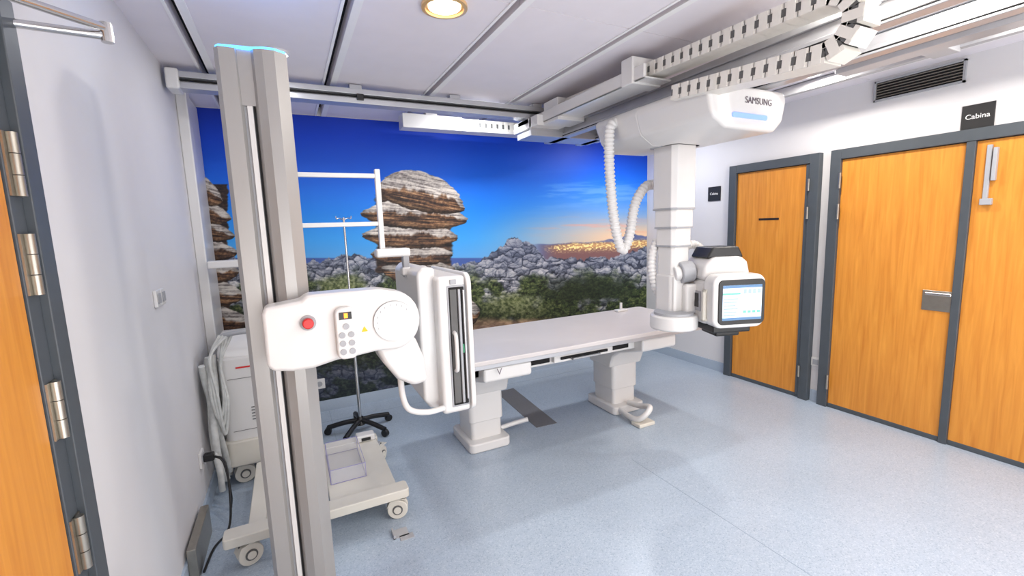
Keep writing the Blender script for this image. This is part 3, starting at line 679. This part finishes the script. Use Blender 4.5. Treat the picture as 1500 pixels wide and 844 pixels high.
for i in range(6):
    pts = []
    for k in range(8):
        t_ = k/7; pts.append((-.495+.02*(i % 3-1)*.6+random.uniform(-.012, .012)+.02*t_, 3.08+.045*i+.06*math.sin(t_*5+i), .84-.76*t_+.03*math.sin(i)))
    tube('cable_bundle_%d' % i, pts, .017+.004*(i % 2), PLASTICBAG, g, n=10)
for i in range(3):
    tube('cable_loop_%d' % i, [(-.42+.02*i, 3.18, .99), (-.47, 3.12-.01*i, .88), (-.485+.015*i, 3.08, .66), (-.46+.01*i, 3.09, .50-.05*i), (-.43+.01*i, 3.12, .60), (-.43, 3.16, .82), (-.40+.02*i, 3.18, .985)], .009, PLASTICBAG, g, n=8)
g = gs
box('plug', (XL+.018, ps.y-.022, ps.z-.022), (XL+.07, ps.y+.022, ps.z+.022), BLACK, g, .008)
tube('lead', [(XL+.065, ps.y, ps.z), (XL+.12, ps.y-.03, ps.z-.04), (XL+.14, ps.y-.15, .12), (XL+.13, ps.y-.25, .012), (XL+.08, ps.y-.38, .008), (XL+.06, ps.y-.55, .008)], .006, BLACK, g, n=8)
tube('lead_2', [(XL+.065, ps.y, ps.z), (XL+.11, ps.y-.01, ps.z-.05), (XL+.13, ps.y-.03, .10), (XL+.12, ps.y-.02, .01)], .006, BLACK, g, n=8)
# ---------------------------------------------------------------- iv pole
g = group('iv_pole', (.395, 3.65, 0)); px, py = .395, 3.62
cyl('pole_lower', (px, py, .08), (px, py, .95), .0125, CHROME, g, n=16)
cyl('pole_upper', (px, py, .9), (px, py, 1.70), .008, CHROME, g, n=12)
cyl('collar', (px, py, .90), (px, py, .97), .018, BLACK, g, n=16)
for s in (-1, 1): tube('hook_%d' % s, [(px, py, 1.68), (px+s*.03, py, 1.695), (px+s*.05, py, 1.69), (px+s*.055, py, 1.71)], .004, CHROME, g, n=8)
cyl('base_hub', (px, py, .06), (px, py, .12), .04, BLACK, g, r1=.025)
for i in range(5):
    a = math.radians(20+72*i); ex, ey = px+.25*math.cos(a), py+.25*math.sin(a)
    tube('leg_%d' % i, [(px, py, .095), (px+.12*math.cos(a), py+.12*math.sin(a), .085), (ex, ey, .058)], .019, BLACK, g, n=10)
    cyl('wheel_%d' % i, (ex-.015*math.sin(a), ey+.015*math.cos(a), .028), (ex+.015*math.sin(a), ey-.015*math.cos(a), .028), .028, BLACK, g, n=20)
    cyl('swivel_%d' % i, (ex, ey, .03), (ex, ey, .062), .012, BLACK, g, n=12)
g = group('floor_bracket', (.42, 2.22, 0))
p = U(590, 783, 2, 0)
boxes('bracket', [((p.x-.05, p.y-.02, 0), (p.x+.03, p.y+.05, .004)), ((p.x-.02, p.y-.05, 0), (p.x+.05, p.y-.01, .004)), ((p.x-.05, p.y-.02, 0), (p.x-.04, p.y+.05, .02))], SILX, g)
box('trim_cable_raceway', (XL+.012, 2.36, .0), (XL+.05, 2.75, .16), STEEL, None, .004)

w = bpy.data.worlds.new('world'); S.world = w; w.use_nodes = True
w.node_tree.nodes['Background'].inputs[0].default_value = (.8, .85, 1, 1); w.node_tree.nodes['Background'].inputs[1].default_value = .3
